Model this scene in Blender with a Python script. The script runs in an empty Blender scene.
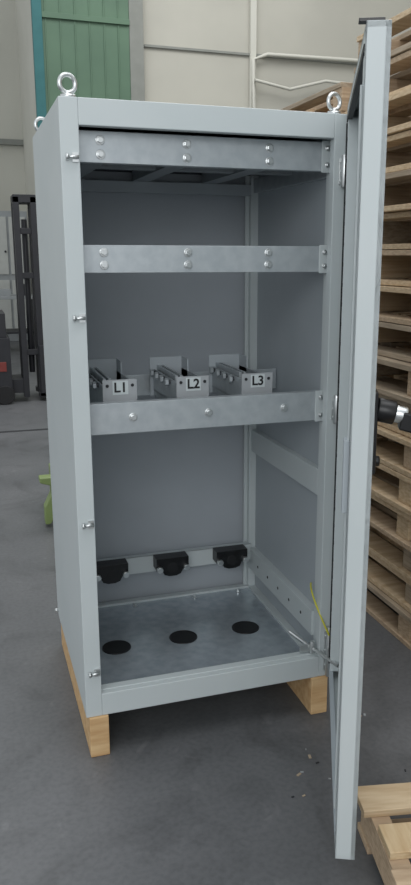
import bpy, bmesh, math, random
from mathutils import Vector, Matrix
random.seed(7)
H=1.8
f,cx,cy,cz,yaw,pitch,roll=785.2294,-0.2659,-2.2054,1.5368,0.3237,0.2336,0.0017
W,D,Z0=.8304,.7833,.1371
phi=.4259; Wd=.868
SX,SY=26.14,-.1
Z1=Z0+H; dz=Z0-.139
fw=Vector((math.sin(yaw)*math.cos(pitch),math.cos(yaw)*math.cos(pitch),-math.sin(pitch)))
r_=fw.cross(Vector((0,0,1))).normalized(); u_=r_.cross(fw)
R=r_*math.cos(roll)+u_*math.sin(roll); U=-r_*math.sin(roll)+u_*math.cos(roll)
cd=bpy.data.cameras.new("camera"); co=bpy.data.objects.new("camera",cd); bpy.context.collection.objects.link(co); bpy.context.scene.camera=co
cd.sensor_fit='VERTICAL'; cd.sensor_height=24; cd.lens=f*24/885
cd.shift_x=-SX/885; cd.shift_y=SY/885
co.matrix_world=Matrix(((R[0],U[0],-fw[0],cx),(R[1],U[1],-fw[1],cy),(R[2],U[2],-fw[2],cz),(0,0,0,1))); cd.clip_start=.02
sc=bpy.context.scene
sc.view_settings.view_transform='Standard'
# ---------- materials
def lin(c):
    return tuple(((v/255)/12.92 if v/255<=.04045 else ((v/255+.055)/1.055)**2.4) for v in c)+(1,)
def mat(name,c,rough=.5,metal=0,c2=None,scale=8,detail=4,bump=0,stretch=None,thr=(.35,.65)):
    m=bpy.data.materials.new(name); m.use_nodes=True; nt=m.node_tree; b=nt.nodes["Principled BSDF"]
    b.inputs["Base Color"].default_value=lin(c); b.inputs["Roughness"].default_value=rough; b.inputs["Metallic"].default_value=metal
    if c2 is None: c2=tuple(max(0,v-6) for v in c)
    tc=nt.nodes.new("ShaderNodeTexCoord"); mp=nt.nodes.new("ShaderNodeMapping"); n=nt.nodes.new("ShaderNodeTexNoise"); r=nt.nodes.new("ShaderNodeValToRGB")
    nt.links.new(tc.outputs["Object"],mp.inputs[0]); nt.links.new(mp.outputs[0],n.inputs["Vector"])
    if stretch: mp.inputs["Scale"].default_value=stretch
    n.inputs["Scale"].default_value=scale; n.inputs["Detail"].default_value=detail
    r.color_ramp.elements[0].color=lin(c); r.color_ramp.elements[1].color=lin(c2)
    r.color_ramp.elements[0].position=thr[0]; r.color_ramp.elements[1].position=thr[1]
    nt.links.new(n.outputs[0],r.inputs[0]); nt.links.new(r.outputs[0],b.inputs["Base Color"])
    if bump:
        bp=nt.nodes.new("ShaderNodeBump"); bp.inputs["Strength"].default_value=bump; bp.inputs["Distance"].default_value=.005
        nt.links.new(n.outputs[0],bp.inputs["Height"]); nt.links.new(bp.outputs[0],b.inputs["Normal"])
    return m
PAINT=mat("painted_steel",(197,204,205),.42,0,(192,200,201),3)
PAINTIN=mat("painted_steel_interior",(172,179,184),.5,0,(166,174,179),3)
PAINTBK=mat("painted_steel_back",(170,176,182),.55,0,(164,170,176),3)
GALV=mat("galvanised_steel",(190,196,199),.38,.5,(178,185,189),30,6)
PLATE=mat("galvanised_plate",(204,212,217),.27,.65,(184,194,201),30,6,0,None,(.35,.65))
ZINC=mat("zinc_bolt",(215,218,218),.28,.9)
DARKIN=mat("interior_shade_grey",(70,74,78),.8,0,(40,43,47),60,3)  # roof shade painted as speckled dark grey; also colours the busbar rods
BEAM=mat("roof_beam",(150,156,160),.5)
BLACK=mat("black_rubber",(22,22,24),.5)
BLACKM=mat("black_plastic",(16,16,18),.35)
WHITE=mat("label_plate",(164,168,171),.4)
TEXT=mat("label_ink",(25,25,28),.6)
YEL=mat("earth_wire",(205,200,70),.5)
SEAM=mat("dark_gap",(40,42,45),.8)
WOODS=[mat("pine_%d"%i,c1,.7,0,c2,6,5,.3,st) for i,(c1,c2,st) in enumerate([((212,190,158),(188,162,128),(1,6,20)),((196,174,146),(170,146,120),(1,6,20)),((178,162,140),(150,134,114),(6,1,20)),((214,192,156),(192,164,126),(6,1,20))])]
BLOCKW=mat("pine_block",(216,184,138),.7,0,(192,152,106),5,5,.3,(1,8,8))
# ---------- builder
class B:
    def __init__(s,name,parent=None,loc=(0,0,0),rotz=0,bevel=.0015):
        s.name=name; s.bm=bmesh.new(); s.mats=[]; s.parent=parent; s.loc=loc; s.rotz=rotz; s.bevel=bevel
    def mi(s,m):
        if m not in s.mats: s.mats.append(m)
        return s.mats.index(m)
    def _fin(s,vs,m,smooth=False):
        i=s.mi(m)
        for f_ in {f_ for v in vs for f_ in v.link_faces}:
            f_.material_index=i; f_.smooth=smooth
    def box(s,a,b,m,rot=None):
        ce=[(a[i]+b[i])/2 for i in range(3)]; sz=[abs(b[i]-a[i]) for i in range(3)]
        mt=Matrix.Translation(ce)
        if rot is not None: mt=mt@rot
        r=bmesh.ops.create_cube(s.bm,size=1,matrix=mt@Matrix.Diagonal((*sz,1))); s._fin(r['verts'],m)
    def cyl(s,a,b,r,m,seg=16,r2=None):
        a=Vector(a); b=Vector(b); d=b-a
        q=d.to_track_quat('Z','Y').to_matrix().to_4x4()
        rr=bmesh.ops.create_cone(s.bm,cap_ends=True,segments=seg,radius1=r,radius2=r if r2 is None else r2,depth=d.length,matrix=Matrix.Translation((a+b)/2)@q)
        s._fin(rr['verts'],m,seg>8)
        for f_ in {f_ for v in rr['verts'] for f_ in v.link_faces}:
            if len(f_.verts)>4: f_.smooth=False
    def torus(s,ce,R_,r_,m,rot=Matrix.Identity(4),n=28,k=10):
        vs=[]
        for i in range(n):
            t=2*math.pi*i/n; ring=[]
            for j in range(k):
                q=2*math.pi*j/k
                ring.append(s.bm.verts.new(Vector(ce)+rot@Vector(((R_+r_*math.cos(q))*math.cos(t),(R_+r_*math.cos(q))*math.sin(t),r_*math.sin(q)))))
            vs.append(ring)
        for i in range(n):
            A=vs[i]; C=vs[(i+1)%n]
            for j in range(k): s.bm.faces.new((A[j],C[j],C[(j+1)%k],A[(j+1)%k]))
        s._fin([v for r in vs for v in r],m,True)
    def tube(s,path,r,m,k=8):
        P=[Vector(x) for x in path]; vs=[]
        for i,pt in enumerate(P):
            d=(P[min(i+1,len(P)-1)]-P[max(i-1,0)]).normalized(); q=d.to_track_quat('Z','Y')
            vs.append([s.bm.verts.new(pt+q@Vector((r*math.cos(2*math.pi*j/k),r*math.sin(2*math.pi*j/k),0))) for j in range(k)])
        for i in range(len(P)-1):
            for j in range(k): s.bm.faces.new((vs[i][j],vs[i][(j+1)%k],vs[i+1][(j+1)%k],vs[i+1][j]))
        s._fin([v for r_ in vs for v in r_],m,True)
    def prism(s,poly,axis,a,b,m):
        def mk(u,v,w): return {0:(w,u,v),1:(u,w,v),2:(u,v,w)}[axis]
        A=[s.bm.verts.new(mk(u,v,a)) for u,v in poly]; C=[s.bm.verts.new(mk(u,v,b)) for u,v in poly]
        s.bm.faces.new(A); s.bm.faces.new(C[::-1]); n=len(poly)
        for i in range(n): s.bm.faces.new((A[i],C[i],C[(i+1)%n],A[(i+1)%n]))
        s._fin(A+C,m)
    def done(s):
        bmesh.ops.recalc_face_normals(s.bm,faces=s.bm.faces)
        me=bpy.data.meshes.new(s.name); s.bm.to_mesh(me); s.bm.free()
        for m in s.mats: me.materials.append(m)
        o=bpy.data.objects.new(s.name,me); bpy.context.collection.objects.link(o)
        o.location=s.loc; o.rotation_euler=(0,0,s.rotz)
        if s.parent: o.parent=s.parent
        if s.bevel:
            md=o.modifiers.new("bevel","BEVEL"); md.width=s.bevel; md.segments=2; md.limit_method='ANGLE'; md.angle_limit=math.radians(50)
        return o
def empty(name,loc=(0,0,0),rotz=0,parent=None):
    e=bpy.data.objects.new(name,None); bpy.context.collection.objects.link(e); e.location=loc; e.rotation_euler=(0,0,rotz); e.empty_display_size=.1
    if parent: e.parent=parent
    return e
def bolt(b,x,y,z,r=.011,m=ZINC,dirn=(0,-1,0)):
    d=Vector(dirn); P=Vector((x,y,z))
    b.cyl(P,P+d*.003,r*1.35,m,20); b.cyl(P+d*.003,P+d*.011,r,m,6)
# ================= ENCLOSURE
E=empty("electrical_enclosure")
T=.004
b=B("shell",E,bevel=.003)
b.box((0,.03,Z0),(T,D,Z1),PAINT)
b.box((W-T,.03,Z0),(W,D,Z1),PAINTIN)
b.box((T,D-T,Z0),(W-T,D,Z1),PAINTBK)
b.box((T,.02,Z1-.006),(W-T,D-T,Z1),PAINT)
b.box((T,.02,Z0),(W-T,D-T,Z0+.006),PAINT)
b.done()
b=B("front_frame",E,bevel=.003)
S=.05
b.box((0,0,Z0),(S,.03,Z1),PAINT); b.box((W-.042,0,Z0),(W,.03,Z1),PAINT)
b.box((S,0,Z1-.068),(W-.042,.03,Z1),PAINT); b.box((S,0,Z0),(W-.042,.03,Z0+.074),PAINT)
b.box((S-.004,.004,Z0+.074),(S,.045,Z1-.068),PAINT)
b.box((S,.02,Z0+.074),(W-.042,.05,Z0+.078),PAINT)
b.done()
b=B("latch_studs",E,bevel=0)
for z in (1.79,1.37,.77,.29):
    b.box((.03,-.005,z-.012+dz),(.046,0,z+.012+dz),ZINC)
    b.cyl((.016,-.011,z+dz),(.046,-.011,z+dz),.0045,ZINC,12); b.cyl((.012,-.011,z+dz),(.018,-.011,z+dz),.009,ZINC,12)
b.cyl((-.012,D-.02,Z0+.02),(0,D-.02,Z0+.02),.008,ZINC,12)
b.done()
b=B("lifting_eyes",E,bevel=0)
for x,y in ((.03,.035),(W-.03,.035),(.03,D-.035),(W-.03,D-.035)):
    b.cyl((x,y,Z1),(x,y,Z1+.010),.02,ZINC,20); b.cyl((x,y,Z1+.008),(x,y,Z1+.018),.010,ZINC,12)
    b.torus((x,y,Z1+.037),.022,.006,ZINC,Matrix.Rotation(math.radians(15),4,'Z')@Matrix.Rotation(math.radians(90),4,'X'))
b.done()
b=B("inner_posts",E)
xr=W-T
b.box((xr-.03,D-.05,Z0),(xr,D-.02,Z1-.01),PAINT)
b.box((xr-.045,D-.03,Z0),(xr-.03,D-.02,Z1-.01),PAINT)
b.box((T,D-.05,Z0),(T+.03,D-.02,Z1-.01),PAINT)
b.box((xr-.022,.05,Z0),(xr,.085,Z1-.01),PAINT)
b.box((T,.05,Z0),(T+.022,.085,Z1-.01),PAINTIN)
for x in (xr,T+.03):
    b.box((x-.022,.085,.76+dz),(x,D-.05,.85+dz),PAINT)
    b.box((x-.03,.085,.25+dz),(x,D-.05,.34+dz),PAINT)
    b.box((x-.02,.085,1.77+dz),(x,D-.05,1.82+dz),GALV)
b.box((T+.03,D-.05,1.76+dz),(xr-.03,D-.02,1.80+dz),PAINTIN)
for i in range(5): b.cyl((xr-.0312,.18+i*.11,.295+dz),(xr-.029,.18+i*.11,.295+dz),.006,SEAM,12)
b.done()
b=B("roof_shade_and_beams",E)
b.box((T,.1,Z1-.105),(xr,D-T,Z1-.10),DARKIN)  # dark sheet added to stand for the shade under the roof
for x0 in (.09,.34,.60):
    b.box((x0,.12,Z1-.14),(x0+.06,D-.05,Z1-.136),BEAM)
    b.box((x0,.12,Z1-.14),(x0+.004,D-.05,Z1-.105),BEAM); b.box((x0+.056,.12,Z1-.14),(x0+.06,D-.05,Z1-.105),BEAM)
b.box((T+.02,.36,Z1-.136),(xr-.02,.40,Z1-.105),BEAM)
b.done()
def crossbar(name,z0,z1,bolts):
    b=B(name,E); y=.062
    z0+=dz; z1+=dz
    b.box((T+.03,y,z0),(xr-.012,y+.004,z1),GALV)
    b.box((T+.03,y+.004,z1-.004),(xr-.012,y+.03,z1),GALV); b.box((T+.03,y+.004,z0),(xr-.012,y+.03,z0+.004),GALV)
    b.box((xr-.05,y-.0035,z0-.004),(xr-.012,y,z1+.004),PAINT); b.box((xr-.016,y-.02,z0-.004),(xr-.012,y,z1+.004),GALV)
    for x,z in bolts: bolt(b,x,y,z+dz,.0095)
    for z in (z0+.018,z1-.018): bolt(b,xr-.032,y-.0035,z,.006)
    b.done()
crossbar("crossbar_upper",1.785,1.868,[(x,z) for x in (.115,.36,.61) for z in (1.807,1.844)])
crossbar("crossbar_middle",1.49,1.567,[(x,z) for x in (.115,.36,.61) for z in (1.512,1.547)])
crossbar("crossbar_lower",1.022,1.115,[(.185,1.07),(.42,1.07),(.67,1.07)])
for i,x in enumerate((.11,.34,.555)):
    b=B("busbar_support_%d"%(i+1),E,bevel=.002); z0=1.06+dz; w=.105; zt=1.19+dz
    b.box((x,.14,z0),(x+w,.144,zt-.018),WHITE)
    b.box((x+.03,.1388,zt-.064),(x+.078,.1398,zt-.022),PAINT)
    b.cyl((x+.014,.1375,zt-.036),(x+.014,.14,zt-.036),.005,SEAM,10); b.cyl((x+w-.014,.1375,zt-.036),(x+w-.014,.14,zt-.036),.005,SEAM,10)
    b.box((x,.144,z0+.02),(x+w,.5,z0+.024),GALV)
    b.box((x,.144,z0),(x+.004,.5,zt-.035),GALV); b.box((x+w-.004,.144,z0),(x+w,.5,zt-.035),GALV)
    b.box((x-.012,.46,z0),(x+w,.464,zt+.005),PAINTIN)
    b.box((x+w-.004,.38,z0),(x+w,.464,zt+.005),PAINTIN)
    for y in (.22,.29,.36,.43):
        b.cyl((x-.012,y,zt-.045),(x+.03,y,zt-.045),.007,DARKIN,12); b.cyl((x-.018,y,zt-.045),(x-.008,y,zt-.045),.013,GALV,6)
    b.box((x+.012,.2,zt-.065),(x+.020,.46,zt-.022),GALV); b.box((x+.028,.2,zt-.065),(x+.036,.46,zt-.022),GALV)
    b.done()
    tcv=bpy.data.curves.new("label_text","FONT"); tcv.body="L%d"%(i+1); tcv.size=.042; tcv.align_x='CENTER'; tcv.align_y='CENTER'; tcv.extrude=.0004; tcv.offset=.001
    o=bpy.data.objects.new("label_text_%d"%(i+1),tcv); bpy.context.collection.objects.link(o); o.parent=E; tcv.materials.append(TEXT)
    o.location=(x+.054,.1382,zt-.043); o.rotation_euler=(math.pi/2,0,0)
b=B("support_rear_rail",E); b.box((T+.02,.5,1.055+dz),(xr-.01,.504,1.13+dz),GALV); b.done()
b=B("cable_clamp_rail",E); yb=D-.075
b.box((T,yb,.295+dz),(xr-.03,yb+.004,.365+dz),PAINT); b.box((T,yb,.361+dz),(xr-.03,yb+.03,.365+dz),PAINT); b.done()
for i,x in enumerate((.2,.445,.695)):
    b=B("cable_clamp_%d"%(i+1),E,bevel=.003); z=.335+dz; k=1.2
    poly=[(x+k*u,z+k*v) for u,v in ((-.055,.028),(-.055,-.014),(-.036,-.014),(-.028,-.03),(-.012,-.036),(.012,-.036),(.028,-.03),(.036,-.014),(.055,-.014),(.055,.028))]
    b.prism(poly,1,yb-.06,yb-.001,BLACKM)
    for s_ in (-.054,.054): 
        b.cyl((x+s_,yb-.078,z-.008),(x+s_,yb-.06,z-.008),.012,ZINC,12)
    b.cyl((x,yb-.0605,z-.008),(x,yb-.058,z-.008),.022,BLACK,20)
    b.done()
b=B("gland_plate",E)
zp=.158+dz
b.box((T+.03,.06,zp-.003),(xr-.03,D-.05,zp),PLATE)
b.box((T,.03,Z0+.006),(T+.03,D-.02,zp+.008),PAINT); b.box((xr-.03,.03,Z0+.006),(xr,D-.02,zp+.008),PAINT)
b.box((T,D-.05,Z0+.006),(xr,D-.02,zp+.008),PAINT)
for x in (.165,.415,.66):
    b.cyl((x,.385,zp),(x,.385,zp+.0012),.052,BLACK,40); b.torus((x,.385,zp+.001),.051,.0018,BLACKM)
for x in (.09,.3,.55,.74):
    for y in (.09,D-.08): bolt(b,x,y,zp,.006,ZINC,(0,0,1))
b.done()
b=B("earth_wire",E,bevel=0)
K=[Vector(v) for v in ((xr-.02,.12,.43+dz),(xr-.06,.05,.44+dz),(W-.045,-.02,.36+dz),(W-.018,-.022,.30+dz))]
path=[]
for i in range(21):
    t=i/20; path.append(K[0]*(1-t)**3+K[1]*3*t*(1-t)**2+K[2]*3*t*t*(1-t)+K[3]*t**3)
b.tube(path,.0032,YEL); b.done()
b=B("door_stay",E,bevel=.001)
b.box((W-.10,.028,Z0+.084),(W-.045,.034,Z0+.11),ZINC)
b.tube([(W-.11,.10,Z0+.13),(W-.06,.02,Z0+.10),(W-.02,-.10,Z0+.09)],.006,ZINC)
b.cyl((W-.06,.02,Z0+.085),(W-.06,.02,Z0+.125),.009,ZINC,12)
b.done()
b=B("hinges",E,bevel=.001)
for z in (.235,1.07,1.78):
    z+=dz; hh=.09 if z<.5 else .045
    b.box((W-.026,-.004,z-hh*.8),(W,0,z+hh*.8),ZINC); b.cyl((W-.013,-.012,z-hh),(W-.013,-.012,z+hh),.010,ZINC,14)
    for k in (-.6,0,.6): b.cyl((W-.02,-.007,z+k*hh),(W-.02,-.003,z+k*hh),.005,ZINC,10)
b.done()
# ================= DOOR
ang=math.atan2(-math.cos(phi),-math.sin(phi))
DR=empty("door",(W-.005,-.002,0),ang,E)
b=B("door_panel",DR,bevel=.003)
za,zb=Z0+.018,Z1+.018; DT=.046
b.box((0.002,DT-.012,za),(Wd,DT,zb),PAINT)
b.box((Wd-.012,0,za),(Wd,DT,zb),PAINT); b.box((0.0,0,za),(.015,DT,zb),PAINT)
b.box((0.01,0,za),(Wd,DT,za+.012),PAINT); b.box((0.01,0,zb-.012),(Wd,DT,zb),PAINT)
b.box((Wd-.03,0,za),(Wd,.003,zb),PAINT); b.box((0,0,za),(.03,.003,zb),PAINT)
b.box((0,0,za),(Wd,.003,za+.03),PAINT); b.box((0,0,zb-.03),(Wd,.003,zb),PAINT)
for x in (.05,Wd-.09):
    b.box((x,.001,za+.04),(x+.025,.03,zb-.04),PAINT)
for i in range(30):
    b.cyl((.0625,0,za+.08+i*.058),(.0625,.002,za+.08+i*.058),.006,SEAM,10)
b.done()
b=B("door_gasket",DR,bevel=0)
b.box((.03,-.002,zb-.045),(Wd-.04,.012,zb-.03),BLACK); b.box((.03,-.002,za+.03),(Wd-.04,.012,za+.04),PAINTIN)
b.box((.034,-.003,za+.05),(.044,.004,zb-.05),SEAM)
b.done()
b=B("lock_bar",DR,bevel=.001)
b.box((Wd-.06,-.005,za+.1),(Wd-.045,0,zb-.1),PAINT)
b.box((Wd-.07,-.012,1.0+dz),(Wd-.035,0,1.16+dz),PAINTIN)
b.box((Wd-.02,-.014,zb-.002),(Wd-.001,DT-.012,zb+.005),BLACKM)
b.done()
b=B("swing_handle",DR,bevel=.004)
zh=1.2+dz
b.box((Wd-.11,DT,zh-.12),(Wd-.06,DT+.012,zh+.06),BLACKM)
b.cyl((Wd-.085,DT+.01,zh+.02),(Wd-.085,DT+.05,zh+.012),.026,BLACKM,20)
b.cyl((Wd-.085,DT+.045,zh+.012),(Wd-.085,DT+.075,zh+.006),.019,ZINC,20)
b.box((Wd-.105,DT+.06,zh-.035),(Wd-.065,DT+.17,zh+.005),BLACKM,Matrix.Rotation(math.radians(-14),4,'X'))
b.cyl((Wd-.085,DT+.0,zh-.095),(Wd-.085,DT+.022,zh-.095),.012,BLACKM,14)
b.done()
# ================= WOOD RUNNERS
for x in (.008,W-.07):
    b=B("wooden_runner",None,bevel=.003)
    b.box((x,-.008,0),(x+.06,D-.01,Z0-.0005),BLOCKW); b.done()
# ================= PALLETS
def pallet(b,x0,y0,z0,lx,ly,boards_along='y',seed=0,hh=.14):
    rnd=random.Random(seed); t=.022
    if boards_along=='y':
        for zz in (z0,z0+hh-t):
            nn=7 if zz>z0 else 3
            for i in range(nn):
                bw=.1; xx=x0+i*(lx-bw)/(nn-1)
                b.box((xx+rnd.uniform(-.01,.01),y0+rnd.uniform(-.01,.01),zz),(xx+bw,y0+ly+rnd.uniform(-.01,.01),zz+t-.001),rnd.choice(WOODS[:3]))
        for i in range(3):
            yy=y0+i*(ly-.09)/2
            b.box((x0+.015,yy,z0+t),(x0+lx-.01,yy+.09,z0+hh-t),rnd.choice(WOODS[:3]))
    else:
        for zz in (z0,z0+hh-t):
            nn=7 if zz>z0 else 4
            for i in range(nn):
                bw=.1; yy=y0+i*(ly-bw)/(nn-1)
                b.box((x0+rnd.uniform(-.015,.015),yy,zz),(x0+lx,yy+bw,zz+t-.001),rnd.choice(WOODS))
        for i in range(3):
            xx=x0+.01+i*(lx-.06)/2
            b.box((xx,y0+.01,z0+t),(xx+.05,y0+ly-.01,z0+hh-t),rnd.choice(WOODS))
for k,(y0,n) in enumerate(((-.25,17),(1.12,16))):
    b=B("wooden_pallet_stack",None,bevel=.002)
    for i in range(n):
        pallet(b,1.33+random.uniform(-.035,.035),y0+random.uniform(-.03,.03),i*.142,1.0,1.25,'y',seed=i*7+k*100)
    b.done()
b=B("wooden_pallet",None,loc=(.652,-.55,0),rotz=math.radians(-12),bevel=.002)
pallet(b,0,-1.0,0,.8,1.0,'x',seed=5,hh=.135); b.done()
# ================= ROOM
FL=bpy.data.materials.new("concrete_floor"); FL.use_nodes=True; nt=FL.node_tree; bs=nt.nodes["Principled BSDF"]
tc=nt.nodes.new("ShaderNodeTexCoord")
def noise(sc_,det,p0,p1,c0,c1,dist=0):
    n=nt.nodes.new("ShaderNodeTexNoise"); n.inputs["Scale"].default_value=sc_; n.inputs["Detail"].default_value=det; n.inputs["Distortion"].default_value=dist
    nt.links.new(tc.outputs["Object"],n.inputs["Vector"]); r=nt.nodes.new("ShaderNodeValToRGB"); nt.links.new(n.outputs[0],r.inputs[0])
    r.color_ramp.elements[0].position=p0; r.color_ramp.elements[1].position=p1
    r.color_ramp.elements[0].color=c0; r.color_ramp.elements[1].color=c1; return r
a=noise(1.3,6,.3,.7,lin((88,90,92)),lin((110,111,113)))
s2=noise(2.6,9,.5,.75,(1,1,1,1),(.68,.68,.68,1),1.8)
s3=noise(60,4,.4,.75,(1,1,1,1),(.78,.78,.78,1))
s4=noise(9,6,.64,.72,(1,1,1,1),(1.22,1.21,1.2,1),.8)
def mul(x,y):
    m=nt.nodes.new("ShaderNodeMixRGB"); m.blend_type='MULTIPLY'; m.inputs[0].default_value=1; nt.links.new(x,m.inputs[1]); nt.links.new(y,m.inputs[2]); return m.outputs[0]
nt.links.new(mul(mul(mul(a.outputs[0],s2.outputs[0]),s3.outputs[0]),s4.outputs[0]),bs.inputs["Base Color"]); bs.inputs["Roughness"].default_value=.45
b=B("floor",None,bevel=0); b.box((-8,-6,-.1),(12,16,0),FL); b.box((-8,4.9,0),(12,4.96,.001),SEAM); b.done()
CREAM=mat("cream_wall",(184,182,171),.8,0,(172,170,160),.8)
CREAM2=mat("cream_wall_light",(200,199,189),.8,0,(192,191,181),.8)
TRIM=mat("wall_trim",(134,136,130),.7)
GREEN=mat("green_door_paint",(88,116,94),.6,0,(80,107,87),2)
TEAL=mat("teal_frame_paint",(44,104,106),.6)
YB=8.0; GX=.14
b=B("wall_back",None,bevel=0); b.box((1.0,YB,0),(6.5,YB+.2,7),CREAM); b.done()
b=B("wall_far",None,bevel=0); b.box((-8,YB+6,0),(1.0,YB+6.2,7),CREAM2); b.done()
b=B("wall_side",None,bevel=0); b.box((1.0,YB+.2,0),(1.15,YB+6,7),CREAM2); b.done()
b=B("door_1",None,bevel=.003)
b.box((.56+GX,YB-.12,0),(.67+GX,YB-.02,7),TEAL)
b.box((.67+GX,YB-.09,0),(1.83,YB-.02,7),GREEN)
for i in range(6): b.box((.84+i*.17,YB-.1,0),(.855+i*.17,YB-.09,7),GREEN)
b.box((.67+GX,YB-.12,4.2),(1.83,YB-.09,4.26),GREEN)
b.done()
b=B("trim_1",None,bevel=.003)
b.box((1.83,YB-.1,0),(2.0,YB-.005,7),TRIM)
b.box((3.38,YB-.06,0),(3.46,YB-.005,7),CREAM2)
b.box((2.02,YB-.03,4.0),(6,YB-.005,4.03),TRIM)
b.done()
b=B("conduit_pipe",None,bevel=0)
b.tube([(3.42,YB-.08,3.2),(3.42,YB-.08,3.95),(3.6,YB-.08,4.02),(5.6,YB-.08,4.05)],.025,CREAM2)
b.tube([(3.42,YB-.12,3.7),(3.9,YB-.12,3.62),(4.4,YB-.12,3.75),(5.2,YB-.12,3.72)],.02,CREAM2)
b.done()
b=B("wall_right",None,bevel=0); b.box((6.5,-6,0),(6.7,YB+.2,7),CREAM); b.done()
RED=mat("red_paint",(130,58,52),.5); DK=mat("dark_steel",(42,43,48),.5)
b=B("pallet_stacker",None,loc=(.27,6.7,0),bevel=.004)
for x in (.0,.17):
    b.box((x,-.3,.05),(x+.06,-.2,2.12),DK); b.box((x,-.02,.05),(x+.06,.06,2.12),DK)
b.box((.0,-.3,2.06),(.23,.06,2.14),DK)
for z in (.5,1.3,1.75): b.box((.01,-.28,z),(.215,-.25,z+.06),DK)
b.cyl((.11,-.15,.3),(.11,-.15,1.9),.03,DK,12)
for y in (-.3,.1):
    b.box((.16,y,.04),(1.2,y+.11,.09),DK)
    b.cyl((1.1,y,.045),(1.1,y+.1,.045),.045,BLACK,16)
b.box((.18,-.34,.09),(.28,.22,.6),DK)
b.box((-.75,-.4,.1),(-.12,.25,.7),DK); b.box((-.7,-.38,.7),(-.15,.23,.95),DK); b.box((-.7,-.41,.35),(-.17,-.4,.45),RED)
b.box((-.12,-.3,.1),(.0,.06,.25),DK)
b.box((-.3,-.35,.95),(-.25,-.3,1.3),DK)
b.cyl((-.6,-.42,.13),(-.6,-.3,.13),.13,BLACK,20); b.cyl((-.2,-.42,.1),(-.2,-.3,.1),.1,BLACK,20)
b.done()
GREYP=mat("grey_panel",(160,164,166),.6); LT=mat("light_panel",(196,198,194),.6)
b=B("switchgear_cabinet",None,bevel=.004)
b.box((-.8,12.8,0),(.9,13.4,2.3),GREYP)
for i in range(5): b.box((-.75+i*.33,12.77,1.2),(-.46+i*.33,12.8,2.2),LT); b.box((-.75+i*.33,12.77,.15),(-.46+i*.33,12.8,1.1),LT); b.cyl((-.5+i*.33,12.75,1.6),(-.5+i*.33,12.77,1.6),.02,DK)
b.done()
b=B("workbench",None,bevel=.003)
for x in (-.7,.75):
    for y in (11,11.6): b.box((x,y,0),(x+.06,y+.06,.85),DK)
b.box((-.75,10.95,.85),(.85,11.7,.9),GREYP); b.box((-.7,11,.3),(.8,11.65,.33),DK)
for i in range(5): b.box((-.65+i*.3,11.1,.9),(-.45+i*.3,11.4,1.0+.08*(i%3)),(DK,RED,LT,GREYP,DK)[i])
b.done()
b=B("trim_2",None,bevel=.003)
b.box((-3,13.9,3.55),(1.0,14,3.65),TRIM)
b.done()
LIME=mat("lime_paint",(128,146,92),.5)
b=B("pallet_jack",None,loc=(.066,2.3,0),bevel=.006)
b.prism([(.02,.02),(.05,.02),(.14,.16),(.14,.30),(.0,.30),(0,.27),(.06,.25),(.06,.2),(.02,.12)],1,-.08,.0,LIME)
b.box((.1,-.09,.03),(1.1,.06,.08),LIME); b.box((.1,.3,.03),(1.1,.45,.08),LIME); b.box((.1,-.09,.08),(.18,.45,.25),LIME)
b.cyl((.12,.14,.2),(.12,.14,.45),.03,BLACK,12)
for y in (0,.36): b.cyl((1.0,y-.04,.04),(1.0,y+.05,.04),.04,BLACK,14)
b.cyl((.2,.1,.08),(.2,.26,.08),.08,BLACK,18)
b.done()
b=B("wood_scraps",None,bevel=.0008)
for i in range(14):
    x=random.uniform(.45,1.0); y=random.uniform(-.45,-.05); l=random.uniform(.006,.018)
    b.box((x,y,0),(x+l,y+l*.5,.003),random.choice([WOODS[2],DK,DK,GREYP]),Matrix.Rotation(random.uniform(0,3),4,'Z'))
b.done()
# ================= LIGHT
w=bpy.data.worlds.new("world"); sc.world=w; w.use_nodes=True; bg=w.node_tree.nodes["Background"]; bg.inputs[0].default_value=(.92,.965,1,1); bg.inputs[1].default_value=.76
def area(name,loc,rot,size,power,col=(1,1,1)):
    l=bpy.data.lights.new(name,'AREA'); l.shape='RECTANGLE'; l.size=size[0]; l.size_y=size[1]; l.energy=power; l.color=col
    o=bpy.data.objects.new(name,l); o.location=loc; o.rotation_euler=rot; bpy.context.collection.objects.link(o)
area("ceiling_lamp",(1,-1.5,6.5),(0,0,0),(5,3),110)
area("ceiling_lamp.001",(2,5,6.5),(0,0,0),(6,3),220)
area("cabinet_fill",(-2,-5.5,3.2),(math.radians(75),0,math.radians(-22)),(4,2.5),110,(.97,.99,1))  # unseen fill behind the camera, added to brighten the cabinet interior
